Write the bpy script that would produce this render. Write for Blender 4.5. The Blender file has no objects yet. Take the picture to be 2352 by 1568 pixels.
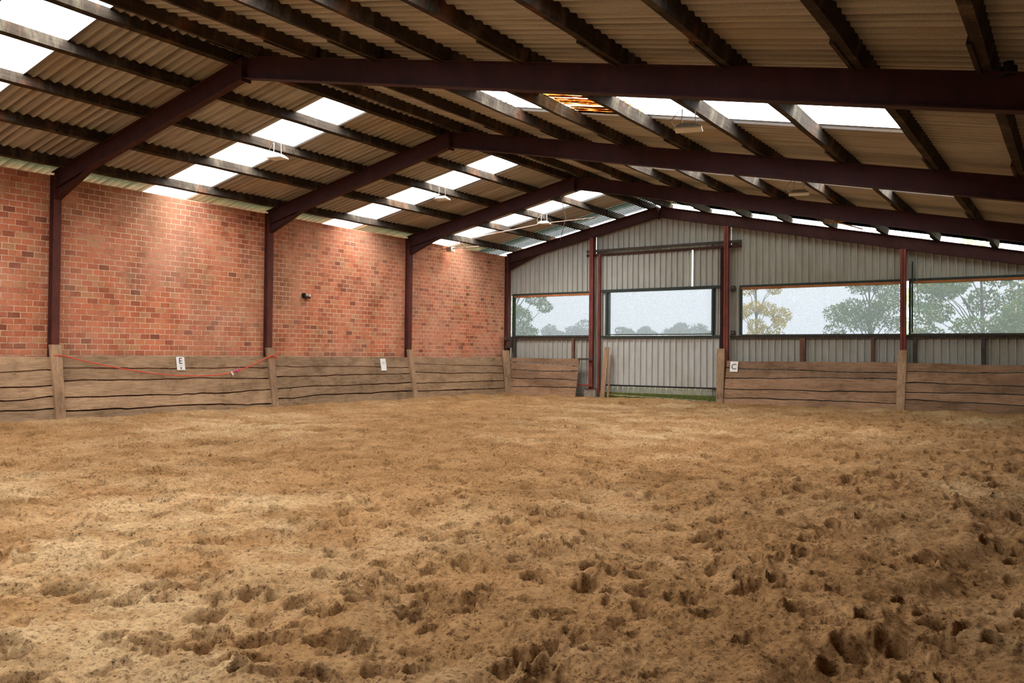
import bpy, math, random
import numpy as np
from mathutils import Vector, Matrix

random.seed(7)
rng = np.random.default_rng(11)
S = bpy.context.scene
COL = S.collection

# ------------------------------------------------------------------ camera
cam_data = bpy.data.cameras.new('camera')
cam_data.sensor_width = 36.0
cam_data.lens = 1929.0 / 2352.0 * 36.0
cam_data.clip_end = 1500
cam = bpy.data.objects.new('camera', cam_data)
COL.objects.link(cam)
YAW, PITCH, ROLL = 0.5954, 0.0145, 0.0092
fw = Vector((-math.sin(YAW) * math.cos(PITCH), math.cos(YAW) * math.cos(PITCH), math.sin(PITCH)))
r0 = Vector((math.cos(YAW), math.sin(YAW), 0))
u0 = r0.cross(fw)
R_ = r0 * math.cos(ROLL) + u0 * math.sin(ROLL)
U_ = -r0 * math.sin(ROLL) + u0 * math.cos(ROLL)
m = Matrix((R_, U_, -fw)).transposed().to_4x4()
m.translation = Vector((0, 0, 1.5))
cam.matrix_world = m
S.camera = cam

# ------------------------------------------------------------------ world: bright overcast sky
W = bpy.data.worlds.new('overcast_sky')
S.world = W
W.use_nodes = True
wn = W.node_tree
bg = wn.nodes['Background']
tc = wn.nodes.new('ShaderNodeTexCoord')
sp = wn.nodes.new('ShaderNodeSeparateXYZ')
rp = wn.nodes.new('ShaderNodeValToRGB')
wn.links.new(tc.outputs['Generated'], sp.inputs[0])
zmap = wn.nodes.new('ShaderNodeMapRange')          # -1..1 -> 0..1
zmap.inputs[1].default_value, zmap.inputs[2].default_value = -1, 1
wn.links.new(sp.outputs['Z'], zmap.inputs[0])
wn.links.new(zmap.outputs[0], rp.inputs[0])
el = rp.color_ramp.elements
el[0].position, el[0].color = 0.0, (0.08, 0.09, 0.05, 1)        # dark ground below the horizon
el[1].position, el[1].color = 0.80, (1.0, 0.985, 0.96, 1)
e2 = el.new(0.488); e2.color = (0.08, 0.09, 0.05, 1)
e3 = el.new(0.50); e3.color = (0.60, 0.66, 0.74, 1)
wn.links.new(rp.outputs[0], bg.inputs['Color'])
bg.inputs['Strength'].default_value = 12.0

# ------------------------------------------------------------------ exposure / renderer
S.view_settings.view_transform = 'Standard'
S.view_settings.look = 'None'
S.view_settings.gamma = 1.0
S.view_settings.use_curve_mapping = False
S.view_settings.exposure = 0.60
cy = S.cycles
cy.max_bounces = 7
cy.diffuse_bounces = 4
cy.glossy_bounces = 2
cy.transmission_bounces = 4
cy.transparent_max_bounces = 8
cy.volume_bounces = 0
cy.use_denoising = True
cy.sample_clamp_indirect = 12.0
cy.use_adaptive_sampling = True

# ------------------------------------------------------------------ hall measures
XL = -17.81          # inner face of the brick wall
XR = -11.65          # ridge
XE = 2.6             # right wall
B = 5.572
YA = 9.127
FR = [YA + i * B for i in range(-2, 4)]      # frames: -2.02, 3.55, A, B, C, D
YD = FR[5]
YF = -7.6            # wall behind the camera
SL = 0.204
ZB = 6.083           # underside of rafters at the ridge
ZT = ZB + 0.36       # top of rafters
ZS = ZB + 0.56       # sheeting
YG = YD + 0.15       # gable cladding


def zr(x, z0):
    return z0 - SL * abs(x - XR)


ROOF_END = YD + .40

# ------------------------------------------------------------------ helpers
def prop(o, label=None, cat=None, group=None, kind=None):
    if label: o['label'] = label
    if cat: o['category'] = cat
    if group: o['group'] = group
    if kind: o['kind'] = kind
    return o


def empty(name, loc=(0, 0, 0), label=None, cat=None, group=None):
    o = bpy.data.objects.new(name, None)
    o.empty_display_size = 0.2
    COL.objects.link(o)
    o.location = loc
    o.matrix_world = Matrix.Translation(loc)
    return prop(o, label, cat, group)


class MB:
    """collects shapes, then becomes one mesh object"""
    def __init__(s):
        s.v, s.f, s.m = [], [], []

    def add(s, verts, faces, mi=0):
        n = len(s.v)
        s.v += [tuple(p) for p in verts]
        for f in faces:
            s.f.append(tuple(i + n for i in f))
            s.m.append(mi)

    def box(s, a, b, mi=0):
        x0, y0, z0 = a
        x1, y1, z1 = b
        s.add([(x0, y0, z0), (x1, y0, z0), (x1, y1, z0), (x0, y1, z0),
               (x0, y0, z1), (x1, y0, z1), (x1, y1, z1), (x0, y1, z1)],
              [(0, 3, 2, 1), (4, 5, 6, 7), (0, 1, 5, 4), (1, 2, 6, 5), (2, 3, 7, 6), (3, 0, 4, 7)], mi)

    def beam(s, p, q, w, h, up=(0, 0, 1), mi=0):
        """bar of section w x h (h along up) from p to q"""
        p, q, up = Vector(p), Vector(q), Vector(up)
        d = (q - p).normalized()
        sd = d.cross(up)
        if sd.length < 1e-5:
            sd = d.cross(Vector((1, 0, 0)))
        sd.normalize()
        u = sd.cross(d).normalized()
        vs = []
        for c in (p, q):
            for a, b in ((-1, -1), (1, -1), (1, 1), (-1, 1)):
                vs.append(c + sd * (a * w / 2) + u * (b * h / 2))
        s.add(vs, [(0, 3, 2, 1), (4, 5, 6, 7), (0, 1, 5, 4), (1, 2, 6, 5), (2, 3, 7, 6), (3, 0, 4, 7)], mi)

    def tube(s, pts, r, n=8, mi=0):
        pts = [Vector(p) for p in pts]
        rings = []
        for i, p in enumerate(pts):
            d = (pts[min(i + 1, len(pts) - 1)] - pts[max(i - 1, 0)]).normalized()
            a = d.cross(Vector((0, 0, 1)))
            if a.length < 1e-3:
                a = d.cross(Vector((1, 0, 0)))
            a.normalize()
            b = d.cross(a).normalized()
            rr = r[i] if isinstance(r, (list, tuple)) else r
            rings.append([p + (a * math.cos(2 * math.pi * k / n) + b * math.sin(2 * math.pi * k / n)) * rr for k in range(n)])
        vs = [v for g in rings for v in g]
        fs = []
        for i in range(len(pts) - 1):
            for k in range(n):
                fs.append((i * n + k, i * n + (k + 1) % n, (i + 1) * n + (k + 1) % n, (i + 1) * n + k))
        fs.append(tuple(range(n - 1, -1, -1)))
        fs.append(tuple(range((len(pts) - 1) * n, len(pts) * n)))
        s.add(vs, fs, mi)

    def build(s, name, mats, parent=None, smooth=False, bevel=0):
        me = bpy.data.meshes.new(name)
        off = Vector((0, 0, 0))
        if parent is not None:
            off = Vector(parent.matrix_world.translation)
        elif s.v:
            a = np.array(s.v)
            off = Vector(((a[:, 0].min() + a[:, 0].max()) / 2, (a[:, 1].min() + a[:, 1].max()) / 2, a[:, 2].min()))
        me.from_pydata([tuple(Vector(p) - off) for p in s.v], [], s.f)
        if not isinstance(mats, (list, tuple)):
            mats = [mats]
        for mm in mats:
            me.materials.append(mm)
        me.polygons.foreach_set('material_index', s.m)
        me.update()
        if smooth:
            me.polygons.foreach_set('use_smooth', [True] * len(me.polygons))
        o = bpy.data.objects.new(name, me)
        COL.objects.link(o)
        if parent is not None:
            o.parent = parent
            o.matrix_world = Matrix.Translation(off)
        else:
            o.location = off
            o.matrix_world = Matrix.Translation(off)
        if bevel:
            bv = o.modifiers.new('bevel', 'BEVEL')
            bv.width = bevel
            bv.segments = 2
            bv.limit_method = 'ANGLE'
        return o


def np_mesh(name, V, F, mat, parent=None, smooth=True):
    """quad mesh straight from numpy arrays (world coordinates)"""
    me = bpy.data.meshes.new(name)
    V = np.asarray(V, dtype=np.float32)
    F = np.asarray(F, dtype=np.int32)
    k = F.shape[1]
    me.vertices.add(len(V))
    me.vertices.foreach_set('co', V.ravel())
    me.loops.add(F.size)
    me.loops.foreach_set('vertex_index', F.ravel())
    me.polygons.add(len(F))
    me.polygons.foreach_set('loop_start', np.arange(0, F.size, k, dtype=np.int32))
    me.polygons.foreach_set('loop_total', np.full(len(F), k, dtype=np.int32))
    me.polygons.foreach_set('use_smooth', np.full(len(F), smooth))
    me.materials.append(mat)
    me.update(calc_edges=True)
    o = bpy.data.objects.new(name, me)
    COL.objects.link(o)
    if parent is not None:
        o.parent = parent
        o.matrix_parent_inverse = parent.matrix_world.inverted()
    return o


# ------------------------------------------------------------------ materials
class NT:
    def __init__(s, name):
        s.mat = bpy.data.materials.new(name)
        s.mat.use_nodes = True
        s.t = s.mat.node_tree
        s.b = s.t.nodes['Principled BSDF']
        s.out = s.t.nodes['Material Output']
        s.tc = s.t.nodes.new('ShaderNodeTexCoord')
        s.geo = None

    def n(s, kind, **kw):
        nd = s.t.nodes.new(kind)
        for k, v in kw.items():
            if k in nd.inputs.keys():
                nd.inputs[k].default_value = v
            else:
                setattr(nd, k, v)
        return nd

    def l(s, a, b):
        s.t.links.new(a, b)

    def pos(s):
        if s.geo is None:
            s.geo = s.t.nodes.new('ShaderNodeNewGeometry')
        return s.geo.outputs['Position']

    def noise(s, scale, detail=4, rough=.6, stretch=None, vec=None, loc=None):
        nd = s.n('ShaderNodeTexNoise')
        nd.inputs['Scale'].default_value = scale
        nd.inputs['Detail'].default_value = detail
        nd.inputs['Roughness'].default_value = rough
        v = vec if vec is not None else s.pos()
        if stretch or loc:
            mp = s.n('ShaderNodeMapping')
            if stretch: mp.inputs['Scale'].default_value = stretch
            if loc: mp.inputs['Location'].default_value = loc
            s.l(v, mp.inputs['Vector'])
            v = mp.outputs[0]
        s.l(v, nd.inputs['Vector'])
        return nd.outputs['Fac']

    def ramp(s, fac, stops, interp='LINEAR'):
        nd = s.n('ShaderNodeValToRGB')
        e = nd.color_ramp.elements
        nd.color_ramp.interpolation = interp
        while len(e) < len(stops):
            e.new(0.5)
        for el, (p, c) in zip(e, stops):
            el.position = p
            el.color = (c[0], c[1], c[2], 1) if len(c) == 3 else c
        s.l(fac, nd.inputs[0])
        return nd.outputs[0]

    def mix(s, fac, a, b, blend='MIX'):
        nd = s.n('ShaderNodeMix', data_type='RGBA', blend_type=blend)
        for sock, val in ((nd.inputs[0], fac), (nd.inputs[6], a), (nd.inputs[7], b)):
            if hasattr(val, 'node'):
                s.l(val, sock)
            elif isinstance(val, (int, float)):
                sock.default_value = val
            else:
                sock.default_value = (*val, 1)
        return nd.outputs[2]

    def math(s, op, a, b=None, clamp=False):
        nd = s.n('ShaderNodeMath', operation=op, use_clamp=clamp)
        for i, val in enumerate((a, b)):
            if val is None: continue
            if hasattr(val, 'node'):
                s.l(val, nd.inputs[i])
            else:
                nd.inputs[i].default_value = val
        return nd.outputs[0]

    def bump(s, h, strength=.3, dist=.01, prev=None):
        nd = s.n('ShaderNodeBump')
        nd.inputs['Strength'].default_value = strength
        nd.inputs['Distance'].default_value = dist
        s.l(h, nd.inputs['Height'])
        if prev is not None:
            s.l(prev, nd.inputs['Normal'])
        return nd.outputs[0]

    def fin(s, color, rough=.9, normal=None, metallic=0, spec=.2):
        if hasattr(color, 'node'):
            s.l(color, s.b.inputs['Base Color'])
        else:
            s.b.inputs['Base Color'].default_value = (*color, 1)
        s.b.inputs['Roughness'].default_value = rough
        s.b.inputs['Metallic'].default_value = metallic
        s.b.inputs['Specular IOR Level'].default_value = spec
        if normal is not None:
            s.l(normal, s.b.inputs['Normal'])
        return s.mat


def mat_plain(name, c, c2=None, scale=8, rough=.8, bump=.1, spec=.2, stretch=None, metallic=0):
    t = NT(name)
    f = t.noise(scale, 5, .65, stretch)
    col = t.ramp(f, [(.3, c), (.7, c2 or tuple(x * .6 for x in c))])
    return t.fin(col, rough, t.bump(f, bump, .01), metallic, spec)


def mat_wood(name, light, dark, axis, warm=None):
    """rough sawn boards, grain running along axis"""
    t = NT(name)
    st = {'x': (1, 9, 9), 'y': (9, 1, 9), 'z': (9, 9, 1)}[axis]
    g = t.noise(3.0, 6, .65, st)
    big = t.noise(1.1, 3, .6, {'x': (.5, 2, 2), 'y': (2, .5, 2), 'z': (2, 2, .5)}[axis])
    info = t.n('ShaderNodeObjectInfo')
    col = t.ramp(g, [(.25, dark), (.62, light)])
    tone = t.ramp(big, [(.3, (.66, .64, .62)), (.7, (1.18, 1.16, 1.14))])
    col = t.mix(1.0, col, tone, 'MULTIPLY')
    rnd = t.ramp(info.outputs['Random'], [(0, (.8, .8, .8)), (1, (1.15, 1.13, 1.1))])
    col = t.mix(1.0, col, rnd, 'MULTIPLY')
    kn = t.n('ShaderNodeTexVoronoi')
    mp = t.n('ShaderNodeMapping')
    mp.inputs['Scale'].default_value = {'x': (.8, 3, 3), 'y': (3, .8, 3), 'z': (3, 3, .8)}[axis]
    t.l(t.pos(), mp.inputs['Vector'])
    t.l(mp.outputs[0], kn.inputs['Vector'])
    kf = t.ramp(kn.outputs['Distance'], [(.05, (.75, .75, .75)), (.17, (0, 0, 0))])
    kf = t.mix(1.0, kf, t.ramp(t.noise(1.7, 2, .5, loc=(8, 8, 8)), [(.5, (0, 0, 0)), (.56, (1, 1, 1))]), 'MULTIPLY')
    stn = t.ramp(t.noise(2.2, 5, .7, loc=(5, 2, 8)), [(.5, (1, 1, 1)), (.72, (.62, .60, .56))])
    col = t.mix(1.0, col, stn, 'MULTIPLY')
    col = t.mix(kf, col, tuple(x * .45 for x in dark))
    if warm:
        wf = t.ramp(t.noise(.9, 4, .7, (1, 1, 2), loc=(3, 1, 5)), [(.5, (0, 0, 0)), (.68, (.7, .7, .7))])
        col = t.mix(wf, col, warm)
    return t.fin(col, .95, t.bump(g, .35, .01))


def make_brick():
    t = NT('red_brick')
    sep = t.n('ShaderNodeSeparateXYZ')
    t.l(t.pos(), sep.inputs[0])
    # slightly wandering courses
    wob = t.math('MULTIPLY', t.math('SUBTRACT', t.noise(1.3, 2, .5), .5), .018)
    zz = t.math('ADD', sep.outputs['Z'], wob)
    cmb = t.n('ShaderNodeCombineXYZ')
    yy = t.math('ADD', sep.outputs['Y'], t.math('MULTIPLY', t.math('SUBTRACT', t.noise(9, 2, .5), .5), .012))
    t.l(yy, cmb.inputs[0])
    t.l(zz, cmb.inputs[1])
    bk = t.n('ShaderNodeTexBrick')
    t.l(cmb.outputs[0], bk.inputs['Vector'])
    bk.inputs['Scale'].default_value = 1
    bk.inputs['Brick Width'].default_value = .25
    bk.inputs['Row Height'].default_value = .125
    bk.inputs['Mortar Size'].default_value = .0075
    bk.inputs['Mortar Smooth'].default_value = .35
    mortar = bk.outputs['Fac']
    row = t.math('FLOOR', t.math('DIVIDE', zz, .125))
    shift = t.math('MULTIPLY', t.math('SUBTRACT', 1.0, t.math('FLOORED_MODULO', row, 2.0)), .5)
    bx = t.math('FLOOR', t.math('ADD', t.math('DIVIDE', yy, .25), shift))
    idv = t.n('ShaderNodeCombineXYZ')
    t.l(bx, idv.inputs[0])
    t.l(row, idv.inputs[1])
    wnz = t.n('ShaderNodeTexWhiteNoise', noise_dimensions='2D')
    t.l(idv.outputs[0], wnz.inputs['Vector'])
    base = t.ramp(wnz.outputs['Value'], [(0, (.24, .085, .05)), (.06, (.42, .13, .07)), (.3, (.58, .185, .095)),
                                         (.75, (.68, .235, .12)), (1, (.58, .29, .15))])
    # patches: dusty pinkish, ochre, sooty
    dust = t.ramp(t.noise(.55, 4, .65), [(.42, (0, 0, 0)), (.66, (.6, .6, .6))])
    base = t.mix(dust, base, (.64, .34, .235))
    ochre = t.ramp(t.noise(.4, 4, .65, loc=(4, 9, 2)), [(.52, (0, 0, 0)), (.72, (.6, .6, .6))])
    base = t.mix(ochre, base, (.38, .19, .08))
    fine = t.noise(38, 4, .7)
    base = t.mix(1.0, base, t.ramp(fine, [(.3, (.78, .76, .74)), (.7, (1.12, 1.1, 1.08))]), 'MULTIPLY')
    soot = t.ramp(t.noise(.9, 5, .7, (1, 1.3, .8), loc=(1, 2, 7)), [(.46, (1, 1, 1)), (.72, (.55, .52, .48))])
    base = t.mix(1.0, base, soot, 'MULTIPLY')
    mcol = t.ramp(t.noise(2.2, 4, .7, loc=(2, 2, 2)), [(.35, (.38, .25, .16)), (.55, (.74, .58, .42))])
    col = t.mix(mortar, base, mcol)
    h = t.math('SUBTRACT', t.math('MULTIPLY', fine, .35), t.math('MULTIPLY', mortar, 1.0))
    return t.fin(col, .93, t.bump(h, .5, .012))


def make_sand():
    t = NT('riding_sand')
    big = t.noise(.16, 4, .6)
    mid = t.noise(1.1, 6, .7)
    fine = t.noise(26, 6, .75)
    grit = t.noise(120, 3, .7)
    col = t.ramp(mid, [(.30, (.235, .122, .047)), (.5, (.395, .215, .091)), (.72, (.53, .31, .146))])
    dry = t.ramp(big, [(.46, (0, 0, 0)), (.62, (.75, .75, .75))])
    dry2 = t.mix(1.0, dry, t.ramp(t.noise(.9, 5, .7, loc=(7, 3, 0)), [(.42, (0, 0, 0)), (.6, (1, 1, 1))]), 'MULTIPLY')
    col = t.mix(dry2, col, (.68, .475, .26))
    col = t.mix(1.0, col, t.ramp(fine, [(.34, (.34, .29, .25)), (.47, (.97, .97, .97)), (.72, (1.3, 1.3, 1.28))]), 'MULTIPLY')
    # crumbs and clods of damp sand, two sizes
    bumps = None
    for sc, lo, hi, thr, sd in ((17, .16, .30, .46, 5), (46, .18, .34, .42, 2)):
        vor = t.n('ShaderNodeTexVoronoi')
        vor.inputs['Scale'].default_value = sc
        v = t.n('ShaderNodeVectorMath', operation='ADD')
        t.l(t.pos(), v.inputs[0])
        nz = t.n('ShaderNodeTexNoise')
        nz.inputs['Scale'].default_value = sc * 1.4
        t.l(t.pos(), nz.inputs['Vector'])
        sc2 = t.n('ShaderNodeVectorMath', operation='SCALE')
        sc2.inputs['Scale'].default_value = .9 / sc
        t.l(nz.outputs['Color'], sc2.inputs[0])
        t.l(sc2.outputs[0], v.inputs[1])
        t.l(v.outputs[0], vor.inputs['Vector'])
        clod = t.ramp(vor.outputs['Distance'], [(lo, (1, 1, 1)), (hi, (0, 0, 0))])
        cm = t.ramp(t.noise(sc * .22, 4, .7, loc=(sd, sd, sd)), [(thr, (0, 0, 0)), (thr + .12, (1, 1, 1))])
        cl = t.mix(1.0, clod, cm, 'MULTIPLY')
        wn_ = t.ramp(vor.outputs['Color'], [(.3, (0, 0, 0)), (.5, (.8, .8, .8))])
        cl = t.mix(1.0, cl, wn_, 'MULTIPLY')
        col = t.mix(cl, col, t.mix(1.0, col, (.30, .25, .21), 'MULTIPLY'))
        bumps = t.bump(cl, .8, .5 / sc, bumps)
    n1 = t.bump(fine, 1.0, .030, bumps)
    n2 = t.bump(grit, .8, .010, n1)
    return t.fin(col, 1.0, n2, spec=.05)


def make_sheet():
    """underside of the fibre cement roof sheets; grime sits in the raised flutes"""
    t = NT('fibre_cement_sheet')
    streak = t.noise(1.2, 6, .7, (.35, 7, 1))
    blot = t.noise(.6, 5, .7)
    sep = t.n('ShaderNodeSeparateXYZ')
    t.l(t.pos(), sep.inputs[0])
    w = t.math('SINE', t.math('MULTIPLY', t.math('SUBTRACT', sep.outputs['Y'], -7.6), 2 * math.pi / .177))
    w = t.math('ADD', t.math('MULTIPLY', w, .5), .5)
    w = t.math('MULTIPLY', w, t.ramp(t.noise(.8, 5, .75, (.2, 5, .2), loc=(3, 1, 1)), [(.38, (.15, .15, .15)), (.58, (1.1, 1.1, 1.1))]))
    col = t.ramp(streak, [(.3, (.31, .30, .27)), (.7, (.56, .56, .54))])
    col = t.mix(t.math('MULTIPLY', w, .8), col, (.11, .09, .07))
    col = t.mix(t.ramp(blot, [(.48, (0, 0, 0)), (.72, (.55, .55, .55))]), col, (.38, .27, .15))
    col = t.mix(1.0, col, t.ramp(t.noise(60, 3, .7), [(.3, (.85, .85, .85)), (.7, (1.1, 1.1, 1.1))]), 'MULTIPLY')
    return t.fin(col, .95, t.bump(streak, .12, .01))


def make_skylight(name, base, tint, stain, lo, hi):
    """clear corrugated strip; dirt and rust lie on it as opaque spots"""
    t = NT(name)
    tr = t.n('ShaderNodeBsdfTransparent')
    tr.inputs['Color'].default_value = (*tint, 1)
    t.fin(base, .8)
    f = t.ramp(t.noise(stain[0], 5, .7, stain[1]), [(lo, (0, 0, 0)), (hi, (1, 1, 1))])
    mx = t.n('ShaderNodeMixShader')
    t.l(f, mx.inputs[0])
    t.l(tr.outputs[0], mx.inputs[1])
    t.l(t.b.outputs[0], mx.inputs[2])
    t.l(mx.outputs[0], t.out.inputs['Surface'])
    return t.mat


def make_rusty():
    """clear sheet with rusty water stains that glow orange against the sky"""
    t = NT('rust_stained_roof_sheet')
    tr = t.n('ShaderNodeBsdfTransparent')
    f = t.noise(1.6, 5, .7, (.5, 7, 1), loc=(2, .3, 1))
    c = t.ramp(f, [(.40, (.93, .93, .90)), (.49, (.40, .20, .04)), (.54, (.07, .018, .003)), (.60, (.25, .07, .008)), (.66, (.9, .85, .7))])
    t.l(c, tr.inputs['Color'])
    t.l(tr.outputs[0], t.out.inputs['Surface'])
    return t.mat


def make_end_sheet(name, stripes):
    """old clear end sheets: algae and dirt let through only part of the light"""
    t = NT(name)
    tr = t.n('ShaderNodeBsdfTransparent')
    sep = t.n('ShaderNodeSeparateXYZ')
    t.l(t.pos(), sep.inputs[0])
    y = t.math('ADD', sep.outputs['Y'], t.math('MULTIPLY', t.math('SUBTRACT', t.noise(1.5, 4, .7), .5), .5))
    mr = t.n('ShaderNodeMapRange')
    t.l(y, mr.inputs[0])
    a, b = ((24.75, 25.6) if stripes else (23.1, 24.8))
    mr.inputs[1].default_value, mr.inputs[2].default_value = a, b
    c = t.ramp(mr.outputs[0], [(0, (.013, .016, .012)), (.45, (.024, .029, .021)), (.75, (.05, .055, .045)), (1, (.11, .115, .11))])
    if stripes:
        w = t.math('SINE', t.math('MULTIPLY', sep.outputs['Y'], 2 * math.pi / .177))
        c = t.mix(t.ramp(w, [(.35, (0, 0, 0)), (.6, (1, 1, 1))]), c, (.004, .0035, .002))
    t.l(c, tr.inputs['Color'])
    t.l(tr.outputs[0], t.out.inputs['Surface'])
    return t.mat


def make_net():
    """fine windbreak netting: woven threads, mostly letting a dim view through"""
    t = NT('windbreak_net')
    tr = t.n('ShaderNodeBsdfTransparent')
    tl = t.n('ShaderNodeBsdfTranslucent')
    tl.inputs['Color'].default_value = (.62, .68, .72, 1)
    w = t.noise(55, 2, .6, (1, 1, .25))
    w2 = t.noise(55, 2, .6, (.25, 1, 1), loc=(3, 3, 3))
    ww = t.math('MULTIPLY', t.math('ADD', w, w2), .5)
    c = t.ramp(ww, [(.38, (.074, .0775, .081)), (.62, (.089, .093, .097))])
    t.l(c, tr.inputs['Color'])
    mx = t.n('ShaderNodeMixShader')
    mx.inputs[0].default_value = .04
    t.l(tr.outputs[0], mx.inputs[1])
    t.l(tl.outputs[0], mx.inputs[2])
    t.l(mx.outputs[0], t.out.inputs['Surface'])
    return t.mat


def make_clad(name, a, b):
    t = NT(name)
    streak = t.noise(1.6, 5, .7, (6, 6, .7))
    blot = t.noise(.8, 4, .7)
    col = t.ramp(streak, [(.32, b), (.66, a)])
    col = t.mix(t.ramp(blot, [(.5, (0, 0, 0)), (.75, (.45, .45, .45))]), col, (.30, .26, .17))
    # dirt creeping up from the ground
    sep = t.n('ShaderNodeSeparateXYZ')
    t.l(t.pos(), sep.inputs[0])
    return t.fin(col, .55, t.bump(streak, .05, .005), metallic=.0, spec=.35)


def make_steel(name, a, b):
    t = NT(name)
    f = t.noise(5, 6, .7, (1, 1, .6))
    rust = t.noise(14, 5, .7, loc=(3, 8, 1))
    col = t.ramp(f, [(.35, b), (.65, a)])
    col = t.mix(t.ramp(rust, [(.60, (0, 0, 0)), (.72, (.5, .5, .5))]), col, (.09, .035, .02))
    return t.fin(col, .75, t.bump(rust, .15, .004), spec=.3)


def make_purlin():
    """old creosoted timber with whitish mould and rusty drips in patches"""
    t = NT('old_purlin_timber')
    g = t.noise(4, 6, .7, (6, .6, 6))
    col = t.ramp(g, [(.3, (.018, .013, .009)), (.7, (.05, .036, .025))])
    drip = t.noise(2.0, 6, .75, (1, 1.6, .5), loc=(1, 0, 4))
    col = t.mix(t.ramp(drip, [(.50, (0, 0, 0)), (.70, (.30, .30, .30))]), col, (.26, .23, .16))
    rust = t.noise(1.1, 5, .7, (1, 1.4, .6), loc=(9, 3, 4))
    col = t.mix(t.ramp(rust, [(.56, (0, 0, 0)), (.70, (.4, .4, .4))]), col, (.24, .085, .03))
    return t.fin(col, .95, t.bump(g, .3, .01))


M = {}
M['sand'] = make_sand()
M['brick'] = make_brick()
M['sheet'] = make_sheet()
M['skylight'] = make_skylight('clear_roof_sheet', (.05, .045, .03), (.93, .94, .95), (4.2, (1, 1, 1)), .70, .715)
M['skylight_rust'] = make_rusty()
M['net'] = make_net()
M['skylight_algae_stripes'] = make_end_sheet('algae_striped_clear_sheet', True)
M['skylight_algae'] = make_end_sheet('algae_grown_clear_sheet', False)
M['clad'] = make_clad('grey_trapezoid_sheet', (.41, .405, .36), (.30, .295, .255))
M['clad_door'] = make_clad('pale_trapezoid_sheet', (.50, .51, .48), (.40, .40, .375))
M['steel'] = make_steel('oxblood_painted_steel', (.055, .013, .011), (.028, .008, .007))
M['steel_red'] = make_steel('red_oxide_steel', (.23, .055, .038), (.13, .032, .023))
M['steel_wall'] = make_steel('brownish_red_wall_post_steel', (.13, .034, .024), (.07, .020, .015))
M['steel_dark'] = make_steel('dark_rail_steel', (.075, .050, .042), (.04, .03, .026))
M['purlin'] = make_purlin()
M['wood_y'] = mat_wood('kickboard_timber', (.43, .29, .175), (.22, .14, .085), 'y')
M['wood_x'] = mat_wood('kickboard_timber_gable', (.36, .22, .135), (.19, .115, .07), 'x')
M['wood_z'] = mat_wood('fence_post_timber', (.38, .25, .155), (.21, .135, .085), 'z')
M['wood_orange'] = mat_wood('fresh_orange_batten', (.55, .22, .085), (.35, .13, .05), 'x')  # header timber, its sunlit look put into the colour
M['stub'] = mat_wood('stub_timber', (.20, .105, .07), (.10, .055, .04), 'z')
M['frame_green'] = mat_plain('dark_green_frame', (.045, .06, .05), (.025, .03, .026), 20, .7)
M['sill_dark'] = mat_plain('dark_sill_timber', (.09, .075, .06), (.045, .038, .03), 12, .85)
M['concrete'] = mat_plain('grey_concrete', (.30, .27, .22), (.16, .14, .11), 9, .95, .3)
M['moss'] = mat_plain('mossy_concrete', (.13, .14, .035), (.05, .06, .02), 7, 1, .4)
M['grass'] = mat_plain('grass_blades', (.16, .20, .06), (.08, .11, .03), 12, .8)
M['straw'] = mat_plain('pale_straw', (.62, .52, .36), (.4, .32, .2), 12, .9)
M['white'] = mat_plain('white_board', (.82, .80, .77), (.74, .72, .69), 6, .5, .02)
M['ink'] = mat_plain('black_lettering', (.02, .02, .022), (.03, .03, .032), 6, .6, .02)
M['ink_faded'] = mat_plain('faded_grey_lettering', (.30, .31, .33), (.36, .37, .39), 6, .6, .02)
M['rope'] = mat_plain('orange_red_rope', (.80, .10, .045), (.62, .06, .04), 60, .7)
M['tape_white'] = mat_plain('white_tape', (.78, .76, .70), (.7, .68, .62), 20, .7)
M['knot'] = mat_plain('magenta_twine', (.62, .04, .20), (.45, .03, .15), 30, .7)
M['lamp_grey'] = mat_plain('grey_lamp_housing', (.42, .41, .37), (.3, .29, .26), 14, .5, .05)
M['lamp_white'] = mat_plain('white_lamp_edge', (.8, .8, .76), (.7, .7, .66), 14, .4, .02)
M['wire'] = mat_plain('thin_grey_wire', (.25, .23, .20), (.15, .14, .12), 30, .6)
M['wire_pink'] = mat_plain('pinkish_conduit', (.55, .34, .27), (.42, .25, .2), 20, .7)
M['batten_orange'] = mat_plain('raw_pine_lath', (.72, .34, .15), (.52, .24, .10), 20, .8)
M['black'] = mat_plain('black_iron', (.012, .011, .010), (.02, .018, .016), 30, .7)
M['nest'] = mat_plain('dry_nest_twigs', (.16, .12, .07), (.08, .06, .035), 30, 1, .4)
M['ground'] = mat_plain('outside_meadow', (.16, .22, .08), (.10, .15, .05), .5, 1)
M['bark'] = mat_plain('tree_bark', (.13, .10, .075), (.07, .055, .04), 18, 1, .4)


def leaf_mat(name, a, b, c):
    t = NT(name)
    info = t.n('ShaderNodeNewGeometry')
    col = t.ramp(info.outputs['Random Per Island'], [(0, a), (.6, b), (1, c)])
    t.fin(col, .7)
    tl = t.n('ShaderNodeBsdfTranslucent')
    t.l(col, tl.inputs['Color'])
    mx = t.n('ShaderNodeMixShader')
    mx.inputs[0].default_value = .4
    t.l(t.b.outputs[0], mx.inputs[1])
    t.l(tl.outputs[0], mx.inputs[2])
    t.l(mx.outputs[0], t.out.inputs['Surface'])
    return t.mat


M['leaf_green'] = leaf_mat('green_leaves', (.07, .16, .04), (.12, .22, .07), (.32, .25, .07))
M['leaf_pale'] = leaf_mat('pale_green_leaves', (.10, .22, .07), (.17, .30, .11), (.48, .32, .08))
M['leaf_yellow'] = leaf_mat('yellow_autumn_leaves', (.50, .34, .03), (.66, .46, .05), (.40, .38, .09))
M['leaf_far'] = leaf_mat('hedgerow_leaves', (.08, .14, .10), (.10, .17, .12), (.12, .19, .13))


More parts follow.
